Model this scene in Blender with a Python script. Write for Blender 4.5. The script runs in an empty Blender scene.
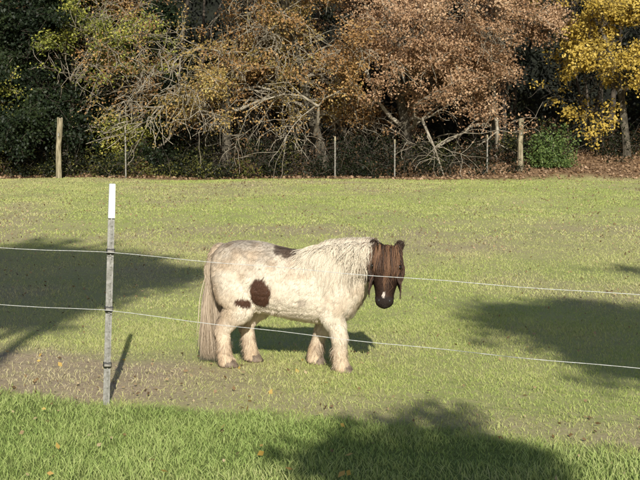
import bpy, math, numpy as np
from mathutils import Vector, Matrix, kdtree
from mathutils.bvhtree import BVHTree
R = np.random.default_rng(7)
scene = bpy.context.scene

# ---------------------------------------------------------------- helpers
def hsh(i, j, k, s):
    n = (i*374761393 + j*668265263 + k*2147483647 + s*1274126177) & 0xffffffff
    n = ((n ^ (n >> 13))*1274126177) & 0xffffffff
    n = (n ^ (n >> 16)) & 0xffffffff
    return n/4294967295.0
def vn(x, y, z=None, s=0):
    x = np.asarray(x, float); y = np.asarray(y, float)
    z = np.zeros_like(x) if z is None else np.asarray(z, float)
    xi = np.floor(x).astype(np.int64); yi = np.floor(y).astype(np.int64); zi = np.floor(z).astype(np.int64)
    fx = x-xi; fy = y-yi; fz = z-zi
    fx = fx*fx*(3-2*fx); fy = fy*fy*(3-2*fy); fz = fz*fz*(3-2*fz)
    o = 0
    for a in (0, 1):
        for b in (0, 1):
            for c in (0, 1):
                w = (fx if a else 1-fx)*(fy if b else 1-fy)*(fz if c else 1-fz)
                o = o + w*hsh(xi+a+1000, yi+b+1000, zi+c+1000, s)
    return o
def fbm(x, y, s=0, o=4):
    t = 0; a = .5; n = 0
    for i in range(o):
        t = t+a*vn(x*2**i, y*2**i, None, s+i); n += a; a *= .5
    return t/n
def sst(e0, e1, x):
    t = np.clip((x-e0)/(e1-e0), 0, 1); return t*t*(3-2*t)
def nrm(v):
    return v/np.maximum(np.linalg.norm(v, axis=-1, keepdims=True), 1e-9)

def mkmesh(name, V, F, mat, col=None, parent=None, smooth=False, extra=None):
    V = np.asarray(V, np.float32).reshape(-1, 3); F = np.asarray(F, np.int32)
    k = F.shape[1]; n = F.shape[0]
    me = bpy.data.meshes.new(name)
    me.vertices.add(len(V)); me.vertices.foreach_set('co', V.ravel())
    me.loops.add(n*k); me.loops.foreach_set('vertex_index', F.ravel())
    me.polygons.add(n); me.polygons.foreach_set('loop_start', np.arange(0, n*k, k, dtype=np.int32))
    me.polygons.foreach_set('use_smooth', np.full(n, smooth, dtype=bool))
    if col is not None:
        c = np.ones((len(V), 4), np.float32); c[:, :3] = col
        a = me.attributes.new('col', 'FLOAT_COLOR', 'POINT'); a.data.foreach_set('color', c.ravel())
    if extra:
        for kx, vx in extra.items():
            a = me.attributes.new(kx, 'FLOAT', 'POINT'); a.data.foreach_set('value', np.asarray(vx, np.float32))
    me.update(calc_edges=True); me.validate()
    ob = bpy.data.objects.new(name, me); scene.collection.objects.link(ob)
    if mat: me.materials.append(mat)
    if parent: ob.parent = parent
    return ob
def empty(name, loc=(0, 0, 0), rot=(0, 0, 0)):
    e = bpy.data.objects.new(name, None); e.location = loc; e.rotation_euler = rot
    e.empty_display_size = .2
    scene.collection.objects.link(e); return e
def ribbons(P, W, S):
    # P (N,K,3) W (N,K) S(N,K,3)
    N, K, _ = P.shape
    A = P-S*W[..., None]*.5; B = P+S*W[..., None]*.5
    V = np.stack([A, B], 2).reshape(-1, 3)
    b = (np.arange(N)*K*2)[:, None]+(np.arange(K-1)*2)[None, :]
    F = np.stack([b, b+1, b+3, b+2], -1).reshape(-1, 4)
    return V, F
def leafquads(C, size, nbias=None, aspect=.6):
    N = len(C)
    a = nrm(R.normal(size=(N, 3)))
    if nbias is not None:
        nn = nrm(R.normal(size=(N, 3))+np.asarray(nbias))
        a = nrm(np.cross(nn, a)); b = np.cross(nn, a)
    else:
        b = nrm(np.cross(a, R.normal(size=(N, 3))))
    s = np.asarray(size).reshape(-1, 1)*np.ones((N, 1))
    V = np.stack([C-a*s*.5, C+b*s*aspect*.5+a*s*.08, C+a*s*.5, C-b*s*aspect*.5+a*s*.08], 1).reshape(-1, 3)
    F = np.arange(N*4).reshape(-1, 4)
    return V, F
def tubes(P0, P1, R0, R1, sides=5):
    P0 = np.array(P0); P1 = np.array(P1); R0 = np.array(R0); R1 = np.array(R1)
    d = nrm(P1-P0); up = np.where(np.abs(d[:, 2:3]) > .9, np.array([[1., 0, 0]]), np.array([[0, 0, 1.]]))
    a = nrm(np.cross(d, up)); b = np.cross(d, a)
    th = np.arange(sides)*2*math.pi/sides
    ring = a[:, None]*np.cos(th)[None, :, None]+b[:, None]*np.sin(th)[None, :, None]
    V = np.concatenate([P0[:, None]+ring*R0[:, None, None], P1[:, None]+ring*R1[:, None, None]], 1)
    base = (np.arange(len(P0))*2*sides)[:, None]; i = np.arange(sides)[None]; j = (i+1) % sides
    F = np.stack([base+i, base+j, base+j+sides, base+i+sides], -1).reshape(-1, 4)
    return V.reshape(-1, 3), F

def mat_new(name):
    m = bpy.data.materials.new(name); m.use_nodes = True
    nt = m.node_tree; b = nt.nodes['Principled BSDF']; return m, nt, b
def mat_attr(name, rough=.7, spec=.2, trans=0.0, noise=0):
    m, nt, b = mat_new(name)
    at = nt.nodes.new('ShaderNodeAttribute'); at.attribute_name = 'col'
    src = at.outputs['Color']
    nt.links.new(src, b.inputs['Base Color'])
    b.inputs['Roughness'].default_value = rough; b.inputs['Specular IOR Level'].default_value = spec
    if trans > 0:
        t = nt.nodes.new('ShaderNodeBsdfTranslucent'); nt.links.new(src, t.inputs['Color'])
        mix = nt.nodes.new('ShaderNodeMixShader'); mix.inputs[0].default_value = trans
        nt.links.new(b.outputs[0], mix.inputs[1]); nt.links.new(t.outputs[0], mix.inputs[2])
        nt.links.new(mix.outputs[0], nt.nodes['Material Output'].inputs['Surface'])
    return m
def mat_noise(name, c1, c2, scale=8, rough=.8, metal=0, bump=.3, stretch=(1, 1, 1)):
    m, nt, b = mat_new(name)
    tc = nt.nodes.new('ShaderNodeTexCoord'); mp = nt.nodes.new('ShaderNodeMapping'); mp.inputs['Scale'].default_value = stretch
    nz = nt.nodes.new('ShaderNodeTexNoise'); nz.inputs['Scale'].default_value = scale; nz.inputs['Detail'].default_value = 6
    cr = nt.nodes.new('ShaderNodeValToRGB'); cr.color_ramp.elements[0].position = .35; cr.color_ramp.elements[1].position = .65
    cr.color_ramp.elements[0].color = (*c1, 1); cr.color_ramp.elements[1].color = (*c2, 1)
    nt.links.new(tc.outputs['Object'], mp.inputs[0]); nt.links.new(mp.outputs[0], nz.inputs['Vector'])
    nt.links.new(nz.outputs[0], cr.inputs[0]); nt.links.new(cr.outputs[0], b.inputs['Base Color'])
    bp = nt.nodes.new('ShaderNodeBump'); bp.inputs['Strength'].default_value = bump; bp.inputs['Distance'].default_value = .02
    nt.links.new(nz.outputs[0], bp.inputs['Height']); nt.links.new(bp.outputs[0], b.inputs['Normal'])
    b.inputs['Roughness'].default_value = rough; b.inputs['Metallic'].default_value = metal
    return m

M_leaf = mat_attr('leaf_material', .55, .3, .2)
M_grass = mat_attr('grass_material', .6, .25, .25)
M_fur = mat_attr('fur_material', .6, .25, 0)
M_skin = mat_attr('skin_material', .8, .15)
M_bark = mat_noise('bark_material', (.16, .13, .09), (.42, .37, .29), 6, .9, 0, .5, (1, 1, .4))
M_barkdark = mat_noise('dark_bark_material', (.03, .024, .018), (.1, .08, .06), 6, .9)
M_barkmid = mat_noise('trunk_bark_material', (.035, .03, .02), (.13, .11, .08), 6, .9)
M_wood = mat_noise('post_wood_material', (.12, .10, .055), (.42, .36, .24), 9, .85, 0, .6, (3, 3, .4))
M_steel = mat_noise('galvanised_steel_material', (.22, .215, .19), (.36, .35, .33), 40, .55, .35, .1)
M_rust = mat_noise('weathered_steel_material', (.12, .11, .09), (.32, .3, .26), 20, .7, .1, .1)
M_white = mat_noise('white_plastic_material', (.72, .72, .7), (.85, .85, .83), 12, .45, 0, .02)
M_black = mat_noise('black_plastic_material', (.012, .012, .012), (.03, .03, .03), 30, .4, 0, .05)
M_hoof = mat_noise('hoof_material', (.10, .07, .05), (.24, .18, .13), 30, .7, 0, .2)
M_wire = mat_noise('fence_wire_material', (.5, .5, .48), (.8, .8, .78), 60, .5, 0, .1)

# ---------------------------------------------------------------- terrain
def H(x, y):
    x = np.asarray(x, float); y = np.asarray(y, float)
    h = .43*sst(13, 42, y)+.6*sst(38.5, 43, y)*sst(3, 8, x)+.3*sst(41, 46, y)
    h = h+(fbm(x*.25+5, y*.25+9, 3)-.5)*.16*sst(11, 20, y)
    h = h+(fbm(x*1.7+50, y*1.7+50, 5, 3)-.5)*.03
    return h
def edge(x):   # border between lawn and paddock
    return 7.12-.40*x+(fbm(x*1.5+20, x*0+3, 8)-.5)*.35
def worn(x, y):
    d = y-edge(x)+(fbm(x*2.5+3, y*2.5+8, 91)-.5)*.5
    left = sst(0, .2, d)*(1-sst(1.1, 2.2, d))*(1-sst(-1.4, .5, x))*1.1
    mid = sst(0, .2, d)*(1-sst(.3, 1.2, d))*.6
    far = .4*sst(15, 19, y)*(1-sst(20, 26, y))*sst(-1, 4, x)
    n = fbm(x*1.1+9, y*1.1+4, 21)
    far2 = .38*sst(.48, .66, fbm(x*.3+3, y*.12+7, 41))*sst(9, 13, y)
    near2 = .25*sst(.5, .7, fbm(x*.9+3, y*.6+17, 47))
    return np.clip((np.maximum(left, mid)*(.35+1.1*n)+far+far2+near2), 0, 1)
def lush(x, y): return 1-sst(-.12, .12, y-edge(x)+(fbm(x*5+3, y*5+8, 93)-.5)*.5)
def litter(x, y):
    return np.clip(sst(38.6, 40.2, y+(fbm(x*.5, y*.5, 77)-.5)*3), 0, 1)

xs = np.unique(np.concatenate([np.linspace(-220, -14, 40), np.linspace(-14, 14, 300), np.linspace(14, 220, 40)]))
ys = np.unique(np.concatenate([np.linspace(-120, 2, 40), np.linspace(2, 16, 190), np.linspace(16, 60, 160), np.linspace(60, 260, 30)]))
X, Y = np.meshgrid(xs, ys); nx, ny = len(xs), len(ys)
V = np.stack([X, Y, H(X, Y)], -1).reshape(-1, 3)
i = np.arange(nx-1)[None]; j = np.arange(ny-1)[:, None]; b0 = j*nx+i
F = np.stack([b0, b0+1, b0+nx+1, b0+nx], -1).reshape(-1, 4)
gm, nt, bs = mat_new('ground_material')
L = nt.links
tc = nt.nodes.new('ShaderNodeTexCoord')
def nz(scale, detail=6, rough=.6):
    n = nt.nodes.new('ShaderNodeTexNoise'); n.inputs['Scale'].default_value = scale; n.inputs['Detail'].default_value = detail
    n.inputs['Roughness'].default_value = rough; L.new(tc.outputs['Object'], n.inputs['Vector']); return n.outputs[0]
def ramp(src, p0, p1, c0, c1):
    r = nt.nodes.new('ShaderNodeValToRGB'); e = r.color_ramp.elements
    e[0].position = p0; e[1].position = p1; e[0].color = (*c0, 1); e[1].color = (*c1, 1); L.new(src, r.inputs[0]); return r.outputs[0]
def mixc(f, a, b):
    m = nt.nodes.new('ShaderNodeMix'); m.data_type = 'RGBA'; L.new(f, m.inputs[0]); L.new(a, m.inputs[6]); L.new(b, m.inputs[7]); return m.outputs[2]
def attr(n):
    a = nt.nodes.new('ShaderNodeAttribute'); a.attribute_name = n; return a.outputs['Fac']
c_field = mixc(ramp(nz(9, 8, .75), .42, .66, (0, 0, 0), (1, 1, 1)), ramp(nz(.5), .35, .65, (.35, .41, .12), (.48, .48, .19)), ramp(nz(30), .3, .7, (.36, .33, .15), (.58, .52, .27)))
c_soil = ramp(nz(30, 8, .85), .34, .66, (.24, .175, .11), (.66, .53, .36))
c_lush = ramp(nz(25), .3, .7, (.12, .16, .04), (.25, .29, .09))
c_lit = ramp(nz(14, 8, .8), .3, .7, (.09, .055, .03), (.42, .27, .16))
def mth(op, a, b):
    m = nt.nodes.new('ShaderNodeMath'); m.operation = op; m.use_clamp = True
    for k_, v_ in ((0, a), (1, b)):
        if isinstance(v_, (int, float)): m.inputs[k_].default_value = v_
        else: L.new(v_, m.inputs[k_])
    return m.outputs[0]
wf = mth('MULTIPLY', attr('worn'), mth('MULTIPLY', nz(5, 8, .7), 2.0))
c = mixc(wf, c_field, c_soil); c = mixc(attr('lush'), c, c_lush); c = mixc(attr('litter'), c, c_lit)
L.new(c, bs.inputs['Base Color']); bs.inputs['Roughness'].default_value = .95; bs.inputs['Specular IOR Level'].default_value = .1
bp = nt.nodes.new('ShaderNodeBump'); bp.inputs['Strength'].default_value = .5; bp.inputs['Distance'].default_value = .03
L.new(nz(28, 8, .8), bp.inputs['Height']); L.new(bp.outputs[0], bs.inputs['Normal'])
fx, fy = X.ravel(), Y.ravel()
mkmesh('ground', V, F, gm, smooth=True, extra={'worn': worn(fx, fy), 'lush': lush(fx, fy), 'litter': litter(fx, fy)})

# ---------------------------------------------------------------- grass
def pal(t, cols):
    cols = np.array(cols, float); t = np.clip(t, 0, .9999)*(len(cols)-1); i = t.astype(int); f = (t-i)[:, None]
    return cols[i]*(1-f)+cols[i+1]*f
def spread(y0, y1, dens, pad=2.4):
    A = (y1-y0)*2*(.29*(y0+y1)/2+pad); n = int(A*dens)
    y = R.uniform(y0, y1, int(n*1.3)); x = R.uniform(-1, 1, len(y))*(.29*y1+pad)
    k = np.abs(x) < .29*y+pad; return x[k], y[k]
parts = []; cols = []; off = 0; FF = []
def addgrass(x, y, h, w, col):
    global off
    n = len(x); th = R.uniform(0, 2*math.pi, n); S = np.stack([np.cos(th), np.sin(th)*.6, 0*th], -1); S = nrm(S)
    lean = R.normal(size=(n, 2))*.5
    z = H(x, y)-.004
    P = np.zeros((n, 3, 3))
    for k_, t in enumerate((0, .55, 1)):
        P[:, k_, 0] = x+lean[:, 0]*h*t**1.7; P[:, k_, 1] = y+lean[:, 1]*h*t**1.7; P[:, k_, 2] = z+h*t*(1-.15*t)
    W = np.stack([w, w*.8, w*.1], 1)
    V, F = ribbons(P, W, np.repeat(S[:, None], 3, 1))
    parts.append(V); FF.append(F+off); off += len(V)
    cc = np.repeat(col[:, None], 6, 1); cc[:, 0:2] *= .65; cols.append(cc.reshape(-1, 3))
x, y = spread(4.6, 9.4, 3800)
k = R.random(len(x)) < lush(x, y)*(.25+1.25*fbm(x*1.5+4, y*1.5, 38)); x, y = x[k], y[k]
tuft = fbm(x*2.2, y*2.2, 31); big = fbm(x*.8+3, y*1.2+5, 35); h = R.uniform(.02, .06, len(x))*(.4+1.1*tuft)
c = pal(np.clip(tuft*.5+big*.5+R.random(len(x))*.5-.27, 0, 1), [(.21, .31, .08), (.35, .45, .13), (.48, .55, .20), (.60, .56, .30)])
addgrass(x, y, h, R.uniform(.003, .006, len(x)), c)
def field(y0, y1, dens, hs, w0, w1):
    x, y = spread(y0, y1, dens)
    wv = worn(x, y); n1 = fbm(x*1.3+7, y*1.3, 51); n2 = fbm(x*.25, y*.2, 61)
    k = (lush(x, y) < .5) & (R.random(len(x)) > wv*.72) & (R.random(len(x)) < .15+1.2*n1) & (litter(x, y) < .5)
    x, y, n1, n2, wv = x[k], y[k], n1[k], n2[k], wv[k]
    t = np.clip(.35*n1+.5*n2+.45*R.random(len(x))+.35*wv-.18, 0, 1)
    c = pal(t, [(.28, .38, .09), (.42, .50, .14), (.56, .56, .23), (.66, .58, .34)])
    h = R.uniform(.4, 1.3, len(x))*hs*(.4+1.1*n1)
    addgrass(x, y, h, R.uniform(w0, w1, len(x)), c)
field(6, 12, 2700, .032, .003, .006)
field(12, 20, 1000, .034, .005, .009)
field(20, 41, 300, .04, .009, .02)
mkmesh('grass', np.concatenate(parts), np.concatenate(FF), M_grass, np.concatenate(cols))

# fallen leaves on the ground
n = 17000
y = R.uniform(5, 41, n); x = R.uniform(-1, 1, n)*(.29*y+3)
k = R.random(n) < .2+.9*worn(x, y)+.2*sst(15, 30, y); x, y = x[k], y[k]; n = len(x)
C = np.stack([x, y, H(x, y)+.01+R.random(n)*.02], -1)
V, F = leafquads(C, R.uniform(.018, .042, n)*(1+.7*sst(12, 30, y)), (0, 0, 1.6), .65)
cl = pal(R.random(n), [(.12, .08, .04), (.25, .16, .08), (.40, .28, .16), (.52, .42, .25)])
n2 = 34; y2 = R.uniform(5.4, 9.5, n2); x2 = -np.abs(R.uniform(-.25, 1, n2))*(.27*y2)+.2
C2 = np.stack([x2, y2, H(x2, y2)+.035*lush(x2, y2)+.012], -1)
V2, F2 = leafquads(C2, R.uniform(.035, .06, n2), (0, -.3, 1.2), .6)
c2 = pal(R.random(n2), [(.45, .28, .06), (.62, .46, .14), (.45, .27, .08)])
n3 = 26000; y3 = R.uniform(38.5, 46, n3); x3 = R.uniform(-18, 18, n3)
k = R.random(n3) < litter(x3, y3)*(.35+.65*sst(0, 6, x3)); x3, y3 = x3[k], y3[k]
C3 = np.stack([x3, y3, H(x3, y3)+.02+R.random(len(x3))*.05], -1)
V3, F3 = leafquads(C3, R.uniform(.07, .13, len(x3)), (0, -.3, 1.5), .7)
c3 = pal(R.random(len(x3)), [(.12, .07, .04), (.3, .19, .1), (.5, .34, .22)])
mkmesh('fallen_leaves', np.concatenate([V, V2, V3]), np.concatenate([F, F2+len(V), F3+len(V)+len(V2)]), M_leaf,
       np.concatenate([np.repeat(cl, 4, 0), np.repeat(c2, 4, 0), np.repeat(c3, 4, 0)]))

# ---------------------------------------------------------------- trees
def tree(name, base, height, r0, leafcols, leafsize, per, spread=1.0, bark=None, low=.12, nlimb=12, droop=.35, sig=.17, bare=0.0, seed=1, levels=3, thr=.42, zmin=.4, fscale=.8, twig=1.0):
    rg = np.random.default_rng(seed)
    base = np.array([base[0], base[1], float(H(base[0], base[1]))-.1])
    P0, P1, A, B, LV = [], [], [], [], []; tips = []
    def br(p, d, ln, r, lev):
        n = 7 if lev in (0, 1) else 5; st = ln/n
        for i in range(n):
            d = d+rg.normal(size=3)*(.08 if lev == 0 else .26)
            d[2] -= (droop*.35*(i/n)*(1 if lev > 0 else 0)); d = d/np.linalg.norm(d)
            q = p+d*st; ra = r*(1-.85*i/n); rb = r*(1-.85*(i+1)/n)
            P0.append(p); P1.append(q); A.append(ra); B.append(rb); LV.append(lev)
            f = (i+1)/n
            if lev == 0:
                if f > low:
                    for _ in range(max(1, round(nlimb/n*(1.2 if f < .6 else .9)))):
                        az = rg.uniform(0, 2*math.pi); el = rg.uniform(.05, .55)+.5*f
                        dd = np.array([math.cos(az)*math.cos(el), math.sin(az)*math.cos(el), math.sin(el)])
                        br(q-d*st*rg.random(), dd, height*.42*spread*rg.uniform(.7, 1.1)*(1.15-.55*f), max(rb*.55, .03), 1)
            elif lev < levels:
                for _ in range(2 if lev > 1 or i % 3 else 1):
                    if f < .3 and rg.random() < .6: continue
                    dd = d+rg.normal(size=3)*.65; dd /= np.linalg.norm(dd)
                    br(q, dd, ln*rg.uniform(.35, .6), max(rb*.6, .008), lev+1)
            if lev >= 2: tips.append(q)
            p = q
    br(base, np.array([rg.normal()*.05, rg.normal()*.05, 1.]), height*.85, r0, 0)
    e = empty(name)
    P0, P1, A, B, LV = map(np.array, (P0, P1, A, B, LV)); t_ = LV == 0
    V, F = tubes(P0[t_], P1[t_], A[t_], B[t_], 9); mkmesh('trunk', V, F, M_barkmid, parent=e, smooth=True)
    t_ = ~t_
    V, F = tubes(P0[t_], P1[t_], np.maximum(A[t_], .007*twig), np.maximum(B[t_], .006*twig))
    mkmesh('limbs', V, F, bark or M_bark, parent=e, smooth=True)
    T = np.array(tips); T = T[T[:, 2] > zmin+rg.normal(size=len(T))*.3]
    T = T[rg.random(len(T)) > bare]
    cn = .65*vn(T[:, 0]*fscale+40, T[:, 1]*fscale, T[:, 2]*fscale*1.4, seed)+.35*vn(T[:, 0]*fscale*2.3+40, T[:, 1]*fscale*2.3, T[:, 2]*fscale*2.6, seed+50)
    k = cn > thr; T = T[k]; cn = cn[k]
    C = np.repeat(T, per, 0)+rg.normal(size=(len(T)*per, 3))*sig*np.array([1, 1, .6])
    t = np.clip((np.repeat(cn, per)-thr)*1.6+rg.random(len(C))*.6, 0, 1)
    V, F = leafquads(C, rg.uniform(.7, 1.3, len(C))*leafsize, (0, -.9, .7))
    mkmesh('leaves', V, F, M_leaf, np.repeat(pal(t, leafcols), 4, 0), parent=e)
    print(name, len(T), len(C)); return e
rus = [(.09, .05, .025), (.30, .17, .09), (.50, .32, .19), (.62, .44, .28)]
olive = [(.03, .045, .01), (.14, .16, .025), (.40, .40, .08), (.50, .40, .10)]
mixd = [(.08, .07, .02), (.26, .19, .05), (.45, .30, .11), (.52, .44, .14)]
orng = [(.08, .045, .02), (.26, .14, .055), (.44, .26, .10), (.55, .40, .16)]
yel = [(.28, .2, .04), (.54, .38, .07), (.70, .54, .15)]
ever = [(.006, .012, .005), (.012, .022, .008), (.03, .045, .014)]
tree('evergreen_tree', (-12.0, 43.8), 9, .2, ever, .12, 12, .9, M_barkdark, .1, 16, .3, seed=3, thr=.35)
tree('evergreen_tree.001', (-8.0, 46.5), 10, .2, ever, .13, 12, .8, M_barkdark, .1, 16, .3, seed=23, thr=.35)
tree('hazel_tree', (-9.2, 43), 8.5, .12, olive, .095, 9, .95, None, .1, 13, .3, bare=.35, seed=4, thr=.52)
tree('hazel_tree.001', (-6.4, 44.0), 9, .13, orng, .09, 8, 1.0, None, .1, 13, .5, bare=.4, seed=5, thr=.53)
tree('oak_tree', (-3.4, 43.0), 9.5, .20, mixd, .09, 8, 1.15, None, .2, 15, .95, bare=.35, seed=16, thr=.52, zmin=2.0, twig=1.5)
tree('oak_tree.001', (.2, 43.4), 10, .22, orng, .095, 12, 1.15, None, .2, 17, .7, seed=8, thr=.47, zmin=2.4, twig=1.2)
tree('oak_tree.002', (3.4, 43.8), 10, .22, rus, .095, 15, 1.1, None, .2, 17, .6, seed=9, thr=.43, zmin=2.2)
tree('oak_tree.003', (6.4, 44.2), 10, .22, rus, .095, 15, 1.0, None, .2, 16, .6, seed=19, thr=.43, zmin=2.2)
tree('maple_tree', (11.0, 43), 9, .16, yel, .12, 10, .8, M_barkdark, .15, 13, .3, seed=10, bare=.3, thr=.49, zmin=1.8)
tree('maple_tree.001', (14.8, 43), 9, .18, mixd, .11, 9, .9, None, .1, 13, .3, seed=12, bare=.3)
tree('hazel_tree.002', (-16, 42.5), 9, .15, olive, .1, 9, 1.0, None, .1, 13, .35, bare=.2, seed=13)

wood = empty('distant_woodland')
n = 130; m = 40
gx = np.linspace(-45, 45, n); gz = np.linspace(-.5, 14, m); GX, GZ = np.meshgrid(gx, gz)
GY = 51.5+(vn(GX*.5+50, GZ*.5, None, 5)-.5)*2.5+(vn(GX*1.6+50, GZ*1.6, None, 6)-.5)*1.2+GZ*.12
b0 = np.arange(m-1)[:, None]*n+np.arange(n-1)[None]
F = np.stack([b0, b0+1, b0+n+1, b0+n], -1).reshape(-1, 4)
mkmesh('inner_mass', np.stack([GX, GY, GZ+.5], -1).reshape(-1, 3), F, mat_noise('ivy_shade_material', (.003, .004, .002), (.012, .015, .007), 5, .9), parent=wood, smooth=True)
nc = 2000
cx = R.uniform(-30, 30, nc); cz = R.uniform(.3, 11.5, nc); cy = 50+R.normal(size=nc)*1.0
C = np.repeat(np.stack([cx, cy, cz], -1), 50, 0)+R.normal(size=(nc*50, 3))*.4
cn = np.repeat(R.random(nc), 50)
V, F = leafquads(C, R.uniform(.1, .2, len(C)), (0, -.3, .6))
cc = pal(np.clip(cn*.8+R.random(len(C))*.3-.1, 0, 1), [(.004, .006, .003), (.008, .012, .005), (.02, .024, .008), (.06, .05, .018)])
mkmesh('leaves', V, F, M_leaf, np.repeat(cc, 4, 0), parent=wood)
P0, P1, A, B = [], [], [], []
for i in range(70):
    x0 = R.uniform(-26, 26); y0 = R.uniform(45.5, 49.5); p = np.array([x0, y0, 0.]); d = np.array([R.normal()*.1, 0, 1.]); r = R.uniform(.05, .16)
    for s in range(9):
        d = d+R.normal(size=3)*.08; d /= np.linalg.norm(d); q = p+d*1.2
        P0.append(p); P1.append(q); A.append(r*(1-s*.08)); B.append(r*(1-(s+1)*.08)); p = q
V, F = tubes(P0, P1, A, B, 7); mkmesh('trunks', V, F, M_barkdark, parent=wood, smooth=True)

# undergrowth along the field edge
ug = empty('undergrowth')
Cs = []; Cc = []; P0, P1, A, B = [], [], [], []; P0b, P1b, Ab, Bb = [], [], [], []
for i in range(600):
    x0 = R.uniform(-18, 18); y0 = R.uniform(40.4, 46)
    big = float(vn(x0*.6+30, y0*.6, None, 9))
    hh = (.35+.6*big)*(1.0 if y0 < 41.5 else 1.9)
    if x0 > 4.5 and y0 < 42.5:
        if R.random() < .85: continue
    z0 = float(H(x0, y0)); m = 190
    u = nrm(R.normal(size=(m, 3)))*R.random((m, 1))**.5; u[:, 2] = np.abs(u[:, 2])
    c_ = np.array([x0, y0, z0])+u*np.array([.6, .5, hh]); Cs.append(c_)
    t = R.random(); pl = .2 if x0 < -4 else .08
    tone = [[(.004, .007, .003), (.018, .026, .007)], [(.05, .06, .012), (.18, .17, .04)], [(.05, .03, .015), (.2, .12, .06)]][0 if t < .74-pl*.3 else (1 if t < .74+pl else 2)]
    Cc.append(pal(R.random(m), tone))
    for k_ in range(3):
        p = np.array([x0+R.normal()*.2, y0+R.normal()*.2, z0]); d = nrm(np.array([R.normal()*.5, R.normal()*.4-.15, 1.])); ln = hh*R.uniform(.7, 1.5)/5
        pale = k_ == 0
        for s in range(6):
            q = p+d*ln; (P0b if pale else P0).append(p); (P1b if pale else P1).append(q); (Ab if pale else A).append(.011*(1-s*.13)); (Bb if pale else B).append(.011*(1-(s+1)*.13)); p = q
            d = nrm(d+R.normal(size=3)*.2+np.array([0, -.03, -.22]))
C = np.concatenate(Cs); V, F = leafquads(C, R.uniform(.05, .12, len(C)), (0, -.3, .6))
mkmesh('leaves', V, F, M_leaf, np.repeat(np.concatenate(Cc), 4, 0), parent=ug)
V, F = tubes(P0, P1, A, B, 4); mkmesh('stems', V, F, M_barkdark, parent=ug)
V, F = tubes(P0b, P1b, Ab, Bb, 4); mkmesh('dry_stems', V, F, M_barkmid, parent=ug)
gb = empty('green_bush')
m = 5000; u = nrm(R.normal(size=(m, 3)))*(.45+.55*R.random((m, 1))); u[:, 2] = np.abs(u[:, 2])
u *= (.35+1.1*vn(u[:, 0]*3+9, u[:, 1]*3+9, u[:, 2]*3, 4))[:, None]
bx, by = 7.95, 41.2
C = np.array([bx, by, float(H(bx, by))])+u*np.array([1.0, .7, 1.25])
V, F = leafquads(C, R.uniform(.06, .11, m), (0, -.5, .6)); mkmesh('leaves', V, F, M_leaf, np.repeat(pal(R.random(m), [(.04, .07, .02), (.1, .16, .04), (.2, .25, .08)]), 4, 0), parent=gb)
P0 = []; P1 = []; A = []; B = []
for k_ in range(14):
    p = np.array([bx, by, float(H(bx, by))]); q = p+np.array([R.normal()*.4, R.normal()*.3, R.uniform(.6, 1.1)]); P0.append(p); P1.append(q); A.append(.02); B.append(.008)
V, F = tubes(P0, P1, A, B, 5); mkmesh('stems', V, F, M_barkdark, parent=gb)

# trees standing behind the viewer (their shade lies on the field)
def shade_tree(name, base, lobes, seed, sg=.15):
    rg = np.random.default_rng(seed); e = empty(name)
    b = np.array([base[0], base[1], 0.]); P0, P1, A, B = [], [], [], []; Cs = []
    top = np.mean([l[0] for l in lobes], 0); fork = b+(np.array(top)-b)*.45
    def limb(p, q, ra, rb, n=5):
        pr = p
        for i in range(1, n+1):
            c_ = p+(q-p)*i/n+(rg.normal(size=3)*.12 if i < n else 0)
            P0.append(pr); P1.append(c_); A.append(ra+(rb-ra)*(i-1)/n); B.append(ra+(rb-ra)*i/n); pr = c_
    limb(b-np.array([0, 0, .2]), fork, .26, .17)
    for (c_, r_, nclump, per) in lobes:
        c_ = np.array(c_, float); r_ = np.array(r_, float); limb(fork, c_, .1, .05)
        for i in range(nclump):
            out = i % 6 == 0
            u = nrm(rg.normal(size=3))*(rg.uniform(1.0, 1.28) if out else rg.random()**.38); q = c_+u*r_
            if i % 3 == 0: limb(c_, q, .03, .008, 4)
            pp = per//3 if out else per
            Cs.append(q+rg.normal(size=(pp, 3))*sg*(.75 if out else 1))
    V, F = tubes(P0, P1, A, B, 7); mkmesh('limbs', V, F, M_bark, parent=e, smooth=True)
    C = np.concatenate(Cs); V, F = leafquads(C, rg.uniform(.07, .13, len(C)), (0, -.6, .4), .75)
    mkmesh('leaves', V, F, M_leaf, np.repeat(pal(rg.random(len(C)), mixd), 4, 0), parent=e)
k = .51; sx = .12
def at(x, y, yt):   # point on plane y=yt whose shade lands at ground (x,y)
    return (x+sx*(y-yt), yt, k*(y-yt))
shade_tree('shade_oak_tree', (-2.6, -4), [(at(-4.6, 15.2, -4), (2.5, 2.0, 1.9), 330, 85), (at(-3.1, 15.0, -4.5), (1.35, 1.2, 1.0), 130, 75), (at(-3.6, 11.8, -4.2), (1.3, .6, .5), 80, 70), (at(-2.2, 15.2, -4.2), (.75, .5, .3), 34, 65), (at(-2.6, 12.6, -4.2), (.5, .4, .22), 16, 60)], 1)
shade_tree('shade_oak_tree.001', (4.8, -4), [(at(3.8, 9.8, -4), (1.9, 1.0, 1.05), 190, 80), (at(2.5, 11.4, -4), (.95, .6, .38), 60, 70), (at(2.6, 9.2, -4.2), (.75, .5, .55), 60, 70), (at(1.75, 11.0, -4.2), (.35, .3, .12), 9, 55), (at(4.5, 15.5, -4.2), (1.1, .6, .35), 16, 40)], 2)
shade_tree('shade_oak_tree.002', (2.6, -3.5), [(at(.62, 5.9, -3.5), (.62, .4, .25), 34, 60), (at(.75, 7.2, -3.5), (.3, .2, .12), 8, 20), (at(.1, 6.3, -3.5), (.32, .3, .08), 10, 24), (at(1.0, 6.4, -3.5), (.25, .3, .10), 8, 24), (at(.45, 6.9, -3.5), (.3, .2, .07), 6, 18)], 3, .09)

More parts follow.
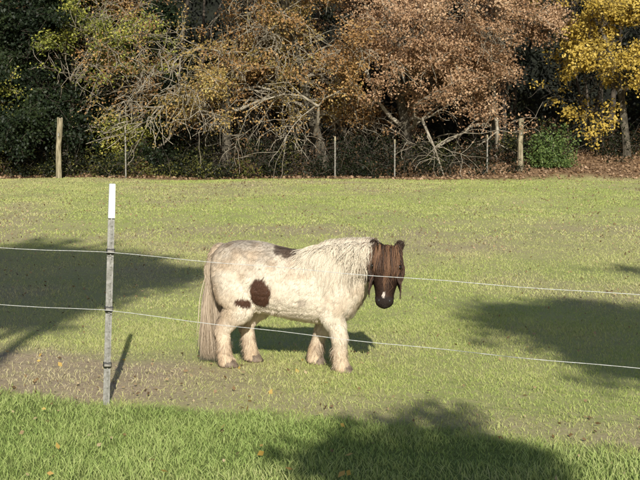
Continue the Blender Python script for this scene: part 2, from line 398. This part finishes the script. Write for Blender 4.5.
# ---------------------------------------------------------------- fences
from math import cos, sin, pi
def prism(poly, z0, z1, s1=1.0):
    n = len(poly); a = [(x, y, z0) for x, y in poly]; b = [(x*s1, y*s1, z1) for x, y in poly]
    return a+b, [[i, (i+1) % n, (i+1) % n+n, i+n] for i in range(n)]+[list(range(n-1, -1, -1)), list(range(n, 2*n))]
def pymesh(name, V, F, mat, parent=None, bevel=0, smooth=False):
    me = bpy.data.meshes.new(name); me.from_pydata([tuple(v) for v in V], [], F); me.update()
    ob = bpy.data.objects.new(name, me); scene.collection.objects.link(ob); me.materials.append(mat)
    if parent: ob.parent = parent
    if smooth:
        for p in me.polygons: p.use_smooth = True
    if bevel:
        bv = ob.modifiers.new('b', 'BEVEL'); bv.width = bevel; bv.segments = 2
    return ob
def steel_post(x, y, lean=0., hgt=1.42, wires=(.99, .62, .26)):
    z0 = float(H(x, y)); e = empty('electric_fence_post', (x, y, z0), (0, lean, .25))
    t = .004; w = .021; d = .03
    poly = [(-w, -t), (-t, -t), (-t, -d*.6), (t, -d*.6), (t, -t), (w, -t), (w, t), (-w, t)]
    V, F = prism(poly, -.35, hgt-.215); pymesh('steel_t_post', V, F, M_steel, e)
    V = []; F = []
    for i in range(22):
        z = .06+i*.052; v, f = prism([(-.006, -.022), (.006, -.022), (.006, -.019), (-.006, -.019)], z, z+.012)
        F += [[q+len(V) for q in g] for g in f]; V += v
    pymesh('studs', V, F, M_steel, e)
    poly = [(-.022, -.022), (.022, -.022), (.022, .016), (-.022, .016)]
    V, F = prism(poly, hgt-.22, hgt, .9); pymesh('white_cap', V, F, M_white, e, .004)
    for zz in wires:
        V, F = prism([(-.027, -.026), (.027, -.026), (.027, .012), (-.027, .012)], zz-.017, zz+.017); pymesh('insulator_clip', V, F, M_black, e, .005)
        n = 10; V, F = prism([(.010*cos(2*pi*i/n), .010*sin(2*pi*i/n)) for i in range(n)], -.022, .022)
        o = pymesh('insulator_spool', V, F, M_rust, e, .003); o.location = (0, -.035, zz); o.rotation_euler = (0, pi/2, 0)
    return e
posts = [(-7.2, 9.7), (-1.375, 7.60), (4.3, 5.35)]
for i, (x, y) in enumerate(posts): steel_post(x, y, .042 if i == 1 else 0)
def wire(name, hts, sag, rad=.0018):
    cu = bpy.data.curves.new(name, 'CURVE'); cu.dimensions = '3D'; cu.bevel_depth = rad; cu.bevel_resolution = 1
    pts = []
    for a, b, ha, hb, sg in zip(posts[:-1], posts[1:], hts[:-1], hts[1:], sag):
        for i in range(30):
            t = i/30; x = a[0]+(b[0]-a[0])*t; y = a[1]+(b[1]-a[1])*t-.045
            z = float(H(a[0], a[1]))*(1-t)+float(H(b[0], b[1]))*t+ha*(1-t)+hb*t-sg*4*t*(1-t)+.003*sin(i*1.3)
            pts.append((x, y, z))
    sp = cu.splines.new('POLY'); sp.points.add(len(pts)-1)
    for p, q in zip(sp.points, pts): p.co = (*q, 1)
    o = bpy.data.objects.new(name, cu); scene.collection.objects.link(o); cu.materials.append(M_wire)
wire('electric_fence_wire', (1.08, .99, .85), (.02, .035)); wire('electric_fence_wire', (.67, .62, .47), (.02, .055))

def wood_post(x, y, h, r, lean=0):
    e = empty('wooden_fence_post', (x, y, float(H(x, y))), (0, lean, 0)); n = 12; V = []; F = []
    for j, z in enumerate(np.linspace(-.3, h, 9)):
        for i in range(n):
            rr = r*(1+.08*math.sin(i*2.1+j*.9)+.05*math.sin(j*2.3)); V.append((rr*cos(2*pi*i/n)+.015*math.sin(j*1.1), rr*sin(2*pi*i/n), z+(.03*math.sin(i) if j == 8 else 0)))
        if j: F += [[(j-1)*n+i, (j-1)*n+(i+1) % n, j*n+(i+1) % n, j*n+i] for i in range(n)]
    F.append([8*n+i for i in range(n)]); pymesh('post', V, F, M_wood, e, smooth=False)
    V, F = prism([(-.015, -r-.03), (.015, -r-.03), (.015, -r+.01), (-.015, -r+.01)], h*.7, h*.75); pymesh('staple', V, F, M_steel, e)
FY = 39.6
wood_post(-8.5, FY-.6, 1.95, .09, .04); wood_post(6.8, 40.8, 1.75, .09, 0)
for (px, y, h) in [(-6.4, FY, 1.75), (.5, FY+.3, 1.4), (2.5, FY+.6, 1.3), (5.7, 41, 1.3)]:
    e = empty('metal_fence_post', (px, y, float(H(px, y)))); V, F = prism([(-.022, -.015), (.022, -.015), (.022, .015), (-.022, .015)], -.3, h-.15); pymesh('rod', V, F, M_rust, e, .005)
    V, F = prism([(-.025, -.018), (.025, -.018), (.025, .018), (-.025, .018)], h-.152, h); pymesh('cap', V, F, M_wood, e, .005)

# ---------------------------------------------------------------- pony
TH = math.radians(14)
pony = empty('shetland_pony', (-.23, 8.95, float(H(-.2, 8.95))), (0, 0, -TH))
def w2l(v):
    c_, s_ = math.cos(TH), math.sin(TH); return np.array([v[0]*c_-v[1]*s_, v[0]*s_+v[1]*c_, v[2]])
def loft(st, side0=(0, 1, 0), n=28):
    st = np.array(st, float); K = len(st)
    out = []
    for i in range(K-1):
        p0, p1, p2, p3 = st[max(i-1, 0)], st[i], st[i+1], st[min(i+2, K-1)]
        for t in np.linspace(0, 1, 6, endpoint=False):
            out.append(.5*((2*p1)+(-p0+p2)*t+(2*p0-5*p1+4*p2-p3)*t*t+(-p0+3*p1-3*p2+p3)*t**3))
    out.append(st[-1]); S = np.array(out); P = S[:, :3]; rad = np.maximum(S[:, 3:], .003)
    T = np.gradient(P, axis=0); T = nrm(T); s0 = np.array(side0, float)
    sd = nrm(s0[None]-T*(T@s0)[:, None]); up = np.cross(T, sd)
    th = np.arange(n)*2*pi/n
    V = P[:, None]+sd[:, None]*np.cos(th)[None, :, None]*rad[:, 0][:, None, None]+up[:, None]*np.sin(th)[None, :, None]*rad[:, 1][:, None, None]
    V = V.reshape(-1, 3).tolist(); F = []
    for j in range(len(P)-1):
        for i in range(n): F.append([j*n+i, j*n+(i+1) % n, (j+1)*n+(i+1) % n, (j+1)*n+i])
    F.append(list(range(n-1, -1, -1))); F.append([(len(P)-1)*n+i for i in range(n)])
    return V, F
PV = []; PF = []
def add(vf):
    v, f = vf; o = len(PV); PV.extend(v); PF.extend([[q+o for q in g] for g in f])
add(loft([(-.60, 0, .70, .03, .04), (-.575, 0, .70, .12, .14), (-.51, 0, .70, .19, .215), (-.40, 0, .69, .235, .25), (-.24, 0, .675, .25, .255), (-.02, 0, .635, .27, .25),
          (.16, 0, .62, .265, .265), (.32, 0, .63, .235, .275), (.45, 0, .61, .195, .245), (.54, 0, .59, .14, .18), (.58, 0, .575, .05, .07)]))
add(loft([(.22, 0, .70, .10, .16), (.34, 0, .73, .15, .21), (.47, -.02, .775, .13, .19), (.60, -.05, .82, .105, .15), (.70, -.085, .845, .09, .12), (.75, -.10, .85, .05, .07)]))
HD = w2l(np.array([-.06, -.36, -.92])); HD /= np.linalg.norm(HD)
HS = w2l(np.array([1., -.05, 0.02])); HS = HS-HD*(HS@HD); HS /= np.linalg.norm(HS)
HF = np.cross(HS, HD)
if w2l(np.array([0, -1., 0]))@HF < 0: HF = -HF
HP = np.array([.765, -.125, .895])
def hpt(t, s=0, f=0): return HP+HD*t+HS*s+HF*f
def hst(t, rs, rf, f=0): p = hpt(t, 0, f); return (p[0], p[1], p[2], rs, rf)
add(loft([hst(-.03, .03, .03), hst(-.01, .075, .07), hst(.05, .10, .105), hst(.12, .108, .125, -.01), hst(.19, .098, .118, -.015), hst(.26, .076, .09), hst(.32, .064, .068), hst(.365, .066, .066, .0), hst(.395, .058, .053), hst(.42, .02, .02)], side0=HS))
for s_ in (-1, 1):
    c_ = [hpt(.10, s_*.06, -.05), hpt(.17, s_*.06, -.06), hpt(.24, s_*.035, -.05)]
    add(loft([(*hpt(.05, s_*.055, -.04), .02, .02), (*c_[0], .055, .06), (*c_[1], .05, .055), (*c_[2], .02, .02)], side0=HS))
    add(loft([(*hpt(.33, s_*.035, .025), .008, .008), (*hpt(.355, s_*.040, .032), .026, .024), (*hpt(.385, s_*.040, .024), .022, .02), (*hpt(.40, s_*.034, .012), .006, .006)], side0=HS))
    add(loft([(*hpt(.09, s_*.075, .04), .008, .008), (*hpt(.11, s_*.08, .045), .026, .024), (*hpt(.135, s_*.083, .043), .024, .022), (*hpt(.16, s_*.075, .035), .006, .006)], side0=HS))
add(loft([(*hpt(.33, 0, -.03), .01, .01), (*hpt(.37, 0, -.035), .036, .03), (*hpt(.40, 0, -.03), .03, .022), (*hpt(.415, 0, -.025), .008, .008)], side0=HS))
legs = {
 'hn': [(-.36, -.10, .76, .06, .07), (-.38, -.12, .68, .13, .17), (-.36, -.145, .56, .115, .165), (-.36, -.145, .46, .09, .125), (-.42, -.14, .37, .064, .08), (-.475, -.135, .29, .050, .062), (-.475, -.135, .20, .042, .046), (-.465, -.135, .11, .043, .046), (-.455, -.135, .06, .047, .05), (-.445, -.135, .03, .052, .056), (-.44, -.135, .028, .04, .04)],
 'hf': [(-.34, .10, .76, .06, .07), (-.34, .12, .68, .13, .17), (-.30, .145, .56, .11, .15), (-.28, .145, .46, .085, .115), (-.33, .14, .37, .062, .078), (-.375, .135, .29, .050, .060), (-.365, .135, .20, .042, .046), (-.35, .135, .11, .043, .046), (-.34, .135, .06, .047, .05), (-.33, .135, .03, .052, .056), (-.325, .135, .028, .04, .04)],
 'fn': [(.34, -.08, .74, .05, .07), (.36, -.12, .64, .10, .15), (.37, -.145, .52, .088, .125), (.375, -.145, .42, .070, .088), (.40, -.145, .33, .056, .063), (.415, -.145, .26, .054, .057), (.42, -.145, .18, .043, .045), (.425, -.145, .10, .043, .046), (.435, -.145, .06, .048, .05), (.45, -.145, .03, .054, .058), (.455, -.145, .028, .04, .04)],
 'ff': [(.32, .08, .74, .05, .07), (.33, .12, .64, .10, .15), (.30, .145, .52, .088, .125), (.27, .145, .42, .070, .088), (.24, .145, .33, .056, .063), (.215, .145, .26, .054, .057), (.185, .145, .18, .043, .045), (.16, .145, .10, .043, .046), (.16, .145, .06, .048, .05), (.17, .145, .03, .054, .058), (.175, .145, .028, .04, .04)]}
for l in legs.values(): add(loft(l, side0=(0, 1, 0), n=18))
add(loft([(-.50, 0, .88, .03, .03), (-.555, 0, .875, .042, .042), (-.605, 0, .80, .036, .036), (-.61, 0, .68, .028, .028), (-.60, 0, .58, .018, .018), (-.60, 0, .54, .006, .006)]))
me = bpy.data.meshes.new('tmp'); me.from_pydata(PV, [], PF); me.update()
tmp = bpy.data.objects.new('tmp', me); scene.collection.objects.link(tmp)
rm = tmp.modifiers.new('r', 'REMESH'); rm.mode = 'VOXEL'; rm.voxel_size = .009
sm = tmp.modifiers.new('s', 'SMOOTH'); sm.factor = .5; sm.iterations = 9
dg = bpy.context.evaluated_depsgraph_get(); ev = tmp.evaluated_get(dg); m2 = bpy.data.meshes.new_from_object(ev)
bpy.data.objects.remove(tmp)
m2.calc_loop_triangles()
nv = len(m2.vertices); VV = np.empty(nv*3, np.float32); m2.vertices.foreach_get('co', VV); VV = VV.reshape(-1, 3).astype(float)
TT = np.empty(len(m2.loop_triangles)*3, np.int32); m2.loop_triangles.foreach_get('vertices', TT); TT = TT.reshape(-1, 3)
VN = np.empty(nv*3, np.float32); m2.vertices.foreach_get('normal', VN); VN = VN.reshape(-1, 3).astype(float)
def headt(P): return (P-HP)@HD
def headmask(P):
    q = P-HP; t = q@HD; s = q@HS; f = q@HF
    rad = np.sqrt(s**2+(f+.0)**2)
    return (P[:, 0] > .60) & (rad < .19) & (t > -.12) & ((t > .05) | (f > -.09)) 
def coat(P):
    x, y, z = P.T
    w = (vn(x*9+5, y*9+5, z*9+5, 11)-.5)*.9+(vn(x*25+5, y*25+5, z*25+5, 12)-.5)*.5
    c_ = np.tile(np.array([.80, .70, .575]), (len(P), 1))
    dirt = .5*vn(x*5+7, y*5+7, z*5+7, 15)+.5*vn(x*14+7, y*14+7, z*14+7, 16)
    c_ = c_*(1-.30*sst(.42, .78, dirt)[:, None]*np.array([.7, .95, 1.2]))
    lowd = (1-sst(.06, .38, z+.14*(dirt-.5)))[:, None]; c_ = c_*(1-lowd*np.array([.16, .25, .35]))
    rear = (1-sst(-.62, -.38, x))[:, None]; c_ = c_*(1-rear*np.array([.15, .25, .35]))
    brown = np.array([.085, .04, .024])
    def patch(cx, cz, rx, rz, sidey=-1, amt=1.):
        d = ((x-cx)/rx)**2+((z-cz)/rz)**2
        mk = (1-sst(.7, 1.2, d+w*1.5))*amt
        return mk*((y < 0.03) if sidey < 0 else ((y > 0) if sidey > 0 else 1))
    m_ = np.zeros(len(P))
    for a in [(-.14, .60, .075, .105), (-.165, .545, .06, .05), (-.285, .515, .06, .036), (.17, .535, .04, .03, -1, .4), (-.03, .885, .045, .025, -1, .8), (.03, .865, .04, .025, -1, .8), (.12, .865, .085, .022, 0, 1.), (.05, .90, .06, .025, 0, .8),
              (.05, .6, .22, .16, 1, 1.), (-.4, .75, .12, .1, 1, 1.), (-.34, .91, .12, .04, 0, .2), (-.24, .76, .07, .04, -1, .14), (-.12, .84, .06, .04, -1, .18), (-.42, .84, .05, .04, -1, .15), (-.46, .62, .04, .05, -1, .18)]:
        m_ = np.maximum(m_, patch(*a))
    c_ = c_*(1-m_[:, None])+brown*m_[:, None]
    hm = headmask(P)
    hv = vn(x*16, y*16, z*16, 18)[hm][:, None]
    c_[hm] = np.array([.028, .015, .010])*(.6+1.6*hv)
    q = P-HP; t = q@HD; s = q@HS; f = q@HF
    snip = hm & ((((t-.335)/.028)**2+((s+.004)/.011)**2+w*.8) < 1) & (f > 0.02)
    muz = hm & (t > .34); c_[muz] = (.03, .021, .018)
    c_[snip] = (.62, .54, .48)
    return c_
m2.materials.clear(); m2.name = 'body'
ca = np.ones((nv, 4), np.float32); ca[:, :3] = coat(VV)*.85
a = m2.attributes.new('col', 'FLOAT_COLOR', 'POINT'); a.data.foreach_set('color', ca.ravel())
m2.materials.append(M_skin)
for p in m2.polygons: p.use_smooth = True
body = bpy.data.objects.new('body', m2); scene.collection.objects.link(body); body.parent = pony
bvh = BVHTree.FromPolygons([tuple(v) for v in VV], [tuple(t) for t in TT.tolist()])
def sample(n):
    a_, b_, c_ = VV[TT[:, 0]], VV[TT[:, 1]], VV[TT[:, 2]]
    ar = np.linalg.norm(np.cross(b_-a_, c_-a_), axis=1); idx = R.choice(len(TT), n, p=ar/ar.sum())
    u = R.random((n, 1)); v = R.random((n, 1)); f = u+v > 1; u = np.where(f, 1-u, u); v = np.where(f, 1-v, v)
    P = a_[idx]*(1-u-v)+b_[idx]*u+c_[idx]*v
    N = nrm(VN[TT[idx, 0]]*(1-u-v)+VN[TT[idx, 1]]*u+VN[TT[idx, 2]]*v); return P, N
def flow(P, N, jit=.15):
    g = np.tile(np.array([-.5, 0, -1.]), (len(P), 1))
    g[P[:, 2] < .4] = (-.1, 0, -1)
    hm = headmask(P); g[hm] = HD
    x, y, z = P.T
    g[:, 0] += (vn(x*6+3, y*6, z*6+9, 71)-.5)*.9; g[:, 2] += (vn(x*6+33, y*6, z*6+9, 72)-.5)*.4
    g = g+R.normal(size=g.shape)*jit
    return nrm(g-N*(g*N).sum(1, keepdims=True)), hm
def furlen(P, N, hm):
    x, y, z = P.T
    l = np.full(len(P), .040); l = np.where((z < .46) & (N[:, 2] < -.2), .062, l)
    l = np.where(z < .36, .038, l); l = np.where(z < .20, .042, l)
    l = np.where((x > .42) & (z < .7) & (x < .62), .065, l)
    l = np.where((x < -.42) & (z < .62) & (z > .3), .052, l)
    l = np.where((z < .34) & (x < -.36) & (N[:, 0] < 0), .05, l)
    t = headt(P); l = np.where(hm, np.where(t > .34, .006, .024), l)
    return l
NG = 6500
GP, GN = sample(NG); Gf, Gh = flow(GP, GN); GL = furlen(GP, GN, Gh)
Gf = nrm(Gf+R.normal(size=Gf.shape)*.13+GN*.12); Gtip = GP+Gf*GL[:, None]*R.uniform(.9, 1.4, (NG, 1))
kd = kdtree.KDTree(NG)
for i_, p in enumerate(GP): kd.insert(p, i_)
kd.balance()
NS = 160000
P, N = sample(NS); k = P[:, 2] > .045; P, N = P[k], N[k]
f_, hm = flow(P, N); Ln = furlen(P, N, hm)*R.uniform(.6, 1.15, len(P))
idx = np.array([kd.find(p)[1] for p in P])
tip = P+nrm(f_+N*.20)*Ln[:, None]
cl = R.uniform(.12, .62, (len(P), 1)); cl[hm] = .35
tip = tip*(1-cl)+(P+(Gtip[idx]-GP[idx])*.55+(Gtip[idx]-P)*.45)*cl
tip[:, 2] = np.maximum(tip[:, 2], .004)
mid = (P+tip)*.5+N*(Ln[:, None]*.13)
mid2 = P*.2+tip*.8+N*(Ln[:, None]*.06)
PP = np.stack([P-N*.002, mid, mid2, tip], 1)
S = nrm(np.cross(tip-P, N)); S = np.repeat(S[:, None], 4, 1)
wd = R.uniform(.0018, .0036, len(P)); W = np.stack([wd, wd*.9, wd*.6, wd*.08], 1)
V, F = ribbons(PP, W, S)
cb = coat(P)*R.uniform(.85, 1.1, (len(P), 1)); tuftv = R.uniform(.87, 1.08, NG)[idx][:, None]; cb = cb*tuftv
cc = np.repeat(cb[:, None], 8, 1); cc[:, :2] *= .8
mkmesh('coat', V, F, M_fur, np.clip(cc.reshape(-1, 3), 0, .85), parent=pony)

def strands(name, roots, paths, cols, w=.005, lift=1.0):
    N_, K, _ = paths.shape
    for a_ in range(N_):
        for b_ in range(1, K):
            p = Vector(paths[a_, b_]); loc, nn, ii, dist = bvh.find_nearest(p)
            if loc is None: continue
            dd = (p-loc).dot(nn); need = (.010+.028*((a_*7) % 10)/10)*lift
            if dist < .12 and dd < need: paths[a_, b_] += np.array(nn)*(need-dd)
    T = np.gradient(paths, axis=1); out = np.array([0., -1, .15])
    S = nrm(np.cross(T, out[None, None]+R.normal(size=(N_, 1, 3))*.35))
    prof = np.sin(np.linspace(.25, 1, K)*pi*.97)**.5; prof[-1] = .1
    W = (R.uniform(.6, 1.3, (N_, 1))*w)*prof[None]
    V, F = ribbons(paths, W, S)
    cc = np.repeat(cols[:, None], K*2, 1)
    mkmesh(name, V, F, M_fur, np.clip(cc.reshape(-1, 3), 0, .85), parent=pony)
K = 9; s = np.linspace(0, 1, K)[None]
# mane
n = 5200; u = R.random(n); nl = 46
cr = np.array([(.20, 0, .905), (.32, 0, .94), (.44, -.02, .965), (.54, -.04, .975), (.62, -.06, .97), (.66, -.07, .96)])
tt = u*(len(cr)-1); i0 = np.minimum(tt.astype(int), len(cr)-2); fr = (tt-i0)[:, None]
root = cr[i0]*(1-fr)+cr[i0+1]*fr+R.normal(size=(n, 3))*np.array([.012, .025, .008]); root[:, 2] -= .035
lk = np.clip((u*nl+R.normal(size=n)*.6).astype(int), 0, nl-1); lkd = R.normal(size=nl)*.035; lkl = R.uniform(.6, 1.25, nl)
side = np.where(R.random(n) < .78, -1., 1.)
Lm = (.07+.22*np.sin(np.clip(u*.9+.1, 0, 1)*pi*.9)**.8)*lkl[lk]*R.uniform(.45, 1.15, n)
P = np.zeros((n, K, 3))
P[..., 0] = root[:, :1]+(lkd[lk][:, None]+R.normal(size=(n, 1))*.035-.055)*s+R.normal(size=(n, 1))*.015*np.sin(s*7+lk[:, None])
P[..., 1] = root[:, 1:2]+side[:, None]*(.14*(1-np.exp(-3.5*s)))*(.8+.3*R.random((n, 1)))
P[..., 2] = root[:, 2:3]+.04*np.sin(np.minimum(s*4, pi))-Lm[:, None]*s**1.25
mc = np.array([.80, .70, .56])*R.uniform(.66, 1.05, (n, 1))*(.85+.25*R.random(nl))[lk][:, None]
dk = (R.random(n) < .5*sst(.8, 1, u)); mc[dk] = np.array([.2, .12, .08])
strands('mane', root, P, mc, .0032, .9)
# forelock
n = 1700; u = np.clip(R.normal(size=n)*.034, -.078, .078); root = np.array([hpt(-.035, a_, b_-.02) for a_, b_ in zip(u, R.normal(size=n)*.02)])
P = np.zeros((n, K, 3)); nf = 16; fk = R.normal(size=nf)*.016; fl = ((u+.078)/.156*(nf-.1)).astype(int)
flen = R.uniform(.75, 1.2, nf)
Lf = (.31-np.abs(u-.008)*2.3)*flen[fl]*R.uniform(.45, 1.08, n)
for k_ in range(K):
    t = s[0, k_]; fo = .088+.03*math.sin(min(t*3, pi/2))
    P[:, k_] = root+HD*(Lf*t)[:, None]+HF*(fo*min(1, t*3.5)*(1-.25*t))+HS*((u*.15*t+fk[fl]*t+R.normal(size=n)*.003*t))[:, None]-HD*(.022*math.sin(t*pi))
rc = pal(np.clip(R.random(n)*.55+.45*R.random(nf)[fl], 0, 1), [(.02, .012, .009), (.06, .03, .018), (.17, .085, .045), (.30, .17, .10)])
strands('forelock', root, P, rc, .003, .5)
n = 2400; sg = np.where(R.random(n) < .5, -1., 1.); tt = R.uniform(-.05, .22, n); ff = R.uniform(-.10, .06, n)
root = np.array([hpt(a_, b_*.085, c_) for a_, b_, c_ in zip(tt, sg, ff)]); P = np.zeros((n, K, 3)); cln = R.uniform(.05, .14, n)[:, None]
for k_ in range(K):
    t = s[0, k_]; P[:, k_] = root+HD*(t*cln)+HS*(sg*(.028*math.sin(t*2)))[:, None]+R.normal(size=(n, 3))*.003*t
strands('cheek_hair', root, P, pal(R.random(n), [(.015, .010, .007), (.045, .025, .016), (.11, .055, .032)]), .003, .6)
# tail
n = 4200; th = R.uniform(0, 2*pi, n); rr = R.random(n)**.5; zr = R.uniform(.58, .89, n)
root = np.stack([-.575-.03*sst(.9, .75, zr)+np.cos(th)*.03*rr, np.sin(th)*.035*rr, zr], -1); root[:, 0] += .05*sst(.84, .9, zr)
lk = R.integers(0, 40, n); la = R.normal(size=(40, 2))*.02
end = R.uniform(.02, .24, n)
P = np.zeros((n, K, 3))
P[..., 0] = root[:, :1]+(-.018*np.sin(s*2.6))+(np.cos(th)*.03*rr+la[lk, 0]-.012)[:, None]*s+.01*np.sin(s*9+lk[:, None])*s
P[..., 1] = root[:, 1:2]+(np.sin(th)*.055*rr+la[lk, 1])[:, None]*np.sin(s*2)
P[..., 2] = root[:, 2:3]-(root[:, 2:3]-end[:, None])*s**1.05
tcv = pal(np.clip(R.random(n)*.5+R.random(40)[lk]*.5, 0, 1), [(.13, .09, .065), (.30, .23, .16), (.46, .37, .28), (.60, .50, .39)])
strands('tail', root, P, tcv, .0035)
# fetlock feather
n = 2400; key = list(legs.keys()); roots = []
for i_ in range(n):
    l = np.array(legs[key[i_ % 4]]); f = R.random(); c_ = l[-6]*(1-f)*.4+l[-5]*(1-f)*.6+l[-3]*f; a_ = R.uniform(0, 2*pi)
    roots.append([c_[0]+cos(a_)*.038, c_[1]+sin(a_)*.038, c_[2], a_])
roots = np.array(roots); P = np.zeros((n, K, 3)); Lh = np.minimum(roots[:, 2]-.012, R.uniform(.04, .09, n))
for k_ in range(K):
    t = s[0, k_]; P[:, k_, 0] = roots[:, 0]+np.cos(roots[:, 3])*.024*t-.01*t; P[:, k_, 1] = roots[:, 1]+np.sin(roots[:, 3])*.024*t; P[:, k_, 2] = roots[:, 2]-Lh*t
P[:, :, 0] += R.normal(size=(n, 1))*.01*s
fc = pal(R.random(n), [(.26, .18, .12), (.44, .33, .24), (.60, .50, .38)])
T = np.gradient(P, axis=1); rad = np.stack([np.cos(roots[:, 3]), np.sin(roots[:, 3]), 0*roots[:, 3]], -1)
S = nrm(np.cross(T, rad[:, None]+R.normal(size=(n, 1, 3))*.2)); W = (R.uniform(.002, .004, (n, 1)))*np.array([1, 1, 1, 1, .95, .85, .7, .5, .1])[None]
V, F = ribbons(P, W, S); mkmesh('fetlock_feather', V, F, M_fur, np.repeat(fc, K*2, 0), parent=pony)
for kx, l in legs.items():
    p = l[-2]; n = 18; V = []; F = []
    for j, (z, r, dx) in enumerate([(.0, .064, .014), (.008, .066, .013), (.05, .052, 0), (.056, .04, 0)]):
        for i in range(n): V.append((p[0]+dx+r*1.08*cos(2*pi*i/n), p[1]+r*.95*sin(2*pi*i/n), z))
        if j: F += [[(j-1)*n+i, (j-1)*n+(i+1) % n, j*n+(i+1) % n, j*n+i] for i in range(n)]
    F.append([3*n+i for i in range(n)]); F.append(list(range(n-1, -1, -1))); pymesh('hoof_'+kx, V, F, M_hoof, pony, smooth=True)
def ball(name, c_, r, mat):
    V = []; F = []; n = 16; m_ = 10
    for j in range(m_+1):
        for i in range(n):
            ph = pi*j/m_; V.append((c_[0]+r[0]*sin(ph)*cos(2*pi*i/n), c_[1]+r[1]*sin(ph)*sin(2*pi*i/n), c_[2]+r[2]*cos(ph)))
        if j: F += [[(j-1)*n+i, (j-1)*n+(i+1) % n, j*n+(i+1) % n, j*n+i] for i in range(n)]
    return pymesh(name, V, F, mat, pony, smooth=True)
M_eye, _, be = mat_new('eye_material'); be.inputs['Base Color'].default_value = (.01, .006, .004, 1); be.inputs['Roughness'].default_value = .08
for s_ in (-1, 1):
    ball('eye', hpt(.13, s_*.096, .062), (.017, .017, .019), M_eye)
    ball('nostril', hpt(.378, s_*.038, .048), (.008, .008, .012), M_black)
for s_ in (-1, 1):
    e0 = hpt(-.0, s_*.072, .02); updir = nrm(-HD*.75+HS*s_*.45+HF*-.05+np.array([0, 0, .3])); sd = nrm(HS-updir*(HS@updir)); fr_ = np.cross(sd, updir)
    if fr_@HF < 0: fr_ = -fr_
    V = []; F = []; prof = [(0, .022), (.02, .028), (.04, .029), (.06, .023), (.076, .012), (.084, .002)]
    n = 9
    for j, (h_, w_) in enumerate(prof):
        for i in range(n):
            a_ = (i/(n-1)-.5)*pi*1.25; V.append(tuple(e0+updir*h_+sd*w_*math.sin(a_)-fr_*w_*(math.cos(a_)-.3)*.8))
        if j: F += [[(j-1)*n+i, (j-1)*n+i+1, j*n+i+1, j*n+i] for i in range(n-1)]
    V = np.array(V)
    o = mkmesh('ear', V, np.array(F), M_skin, np.tile([.03, .018, .013], (len(V), 1)), parent=pony, smooth=True)
    so = o.modifiers.new('s', 'SOLIDIFY'); so.thickness = .006
    n = 500; q = np.array([e0+updir*R.uniform(0, .07)+sd*R.normal()*.014+fr_*R.uniform(-.03, .012) for _ in range(n)])
    P = np.stack([q, q+(updir*.012+R.normal(size=(n, 3))*.005), q+updir*.022+R.normal(size=(n, 3))*.008], 1)
    V, F = ribbons(P, np.tile([.003, .0025, .0004], (n, 1)), np.tile(sd, (n, 3, 1)).reshape(n, 3, 3))
    mkmesh('ear_hair', V, F, M_fur, np.tile([.04, .024, .016], (len(V), 1)), parent=pony)

# ---------------------------------------------------------------- light, sky, camera
Ld = Vector((-.12, 1, -.51)); sun = bpy.data.lights.new('sun', 'SUN'); sun.energy = 5.0; sun.angle = math.radians(.5); sun.color = (1, .96, .85)
so = bpy.data.objects.new('sun', sun); scene.collection.objects.link(so); so.rotation_euler = Ld.to_track_quat('-Z', 'Y').to_euler(); so.location = (5, -20, 20)
w = bpy.data.worlds.new('World'); scene.world = w; w.use_nodes = True; nt = w.node_tree
sk = nt.nodes.new('ShaderNodeTexSky'); sk.sky_type = 'NISHITA'; sk.sun_disc = False; sk.sun_elevation = math.radians(27); sk.sun_rotation = math.pi-.12
nt.links.new(sk.outputs[0], nt.nodes['Background'].inputs[0]); nt.nodes['Background'].inputs[1].default_value = .085
cam = bpy.data.cameras.new('camera'); cam.lens = 67.5; cam.sensor_width = 36; cam.clip_end = 1000; co = bpy.data.objects.new('camera', cam)
scene.collection.objects.link(co); co.location = (0, 0, 1.7); co.rotation_euler = (math.radians(90-4.76), 0, 0); scene.camera = co
scene.view_settings.view_transform = 'Standard'; scene.view_settings.look = 'None'; scene.view_settings.exposure = 0
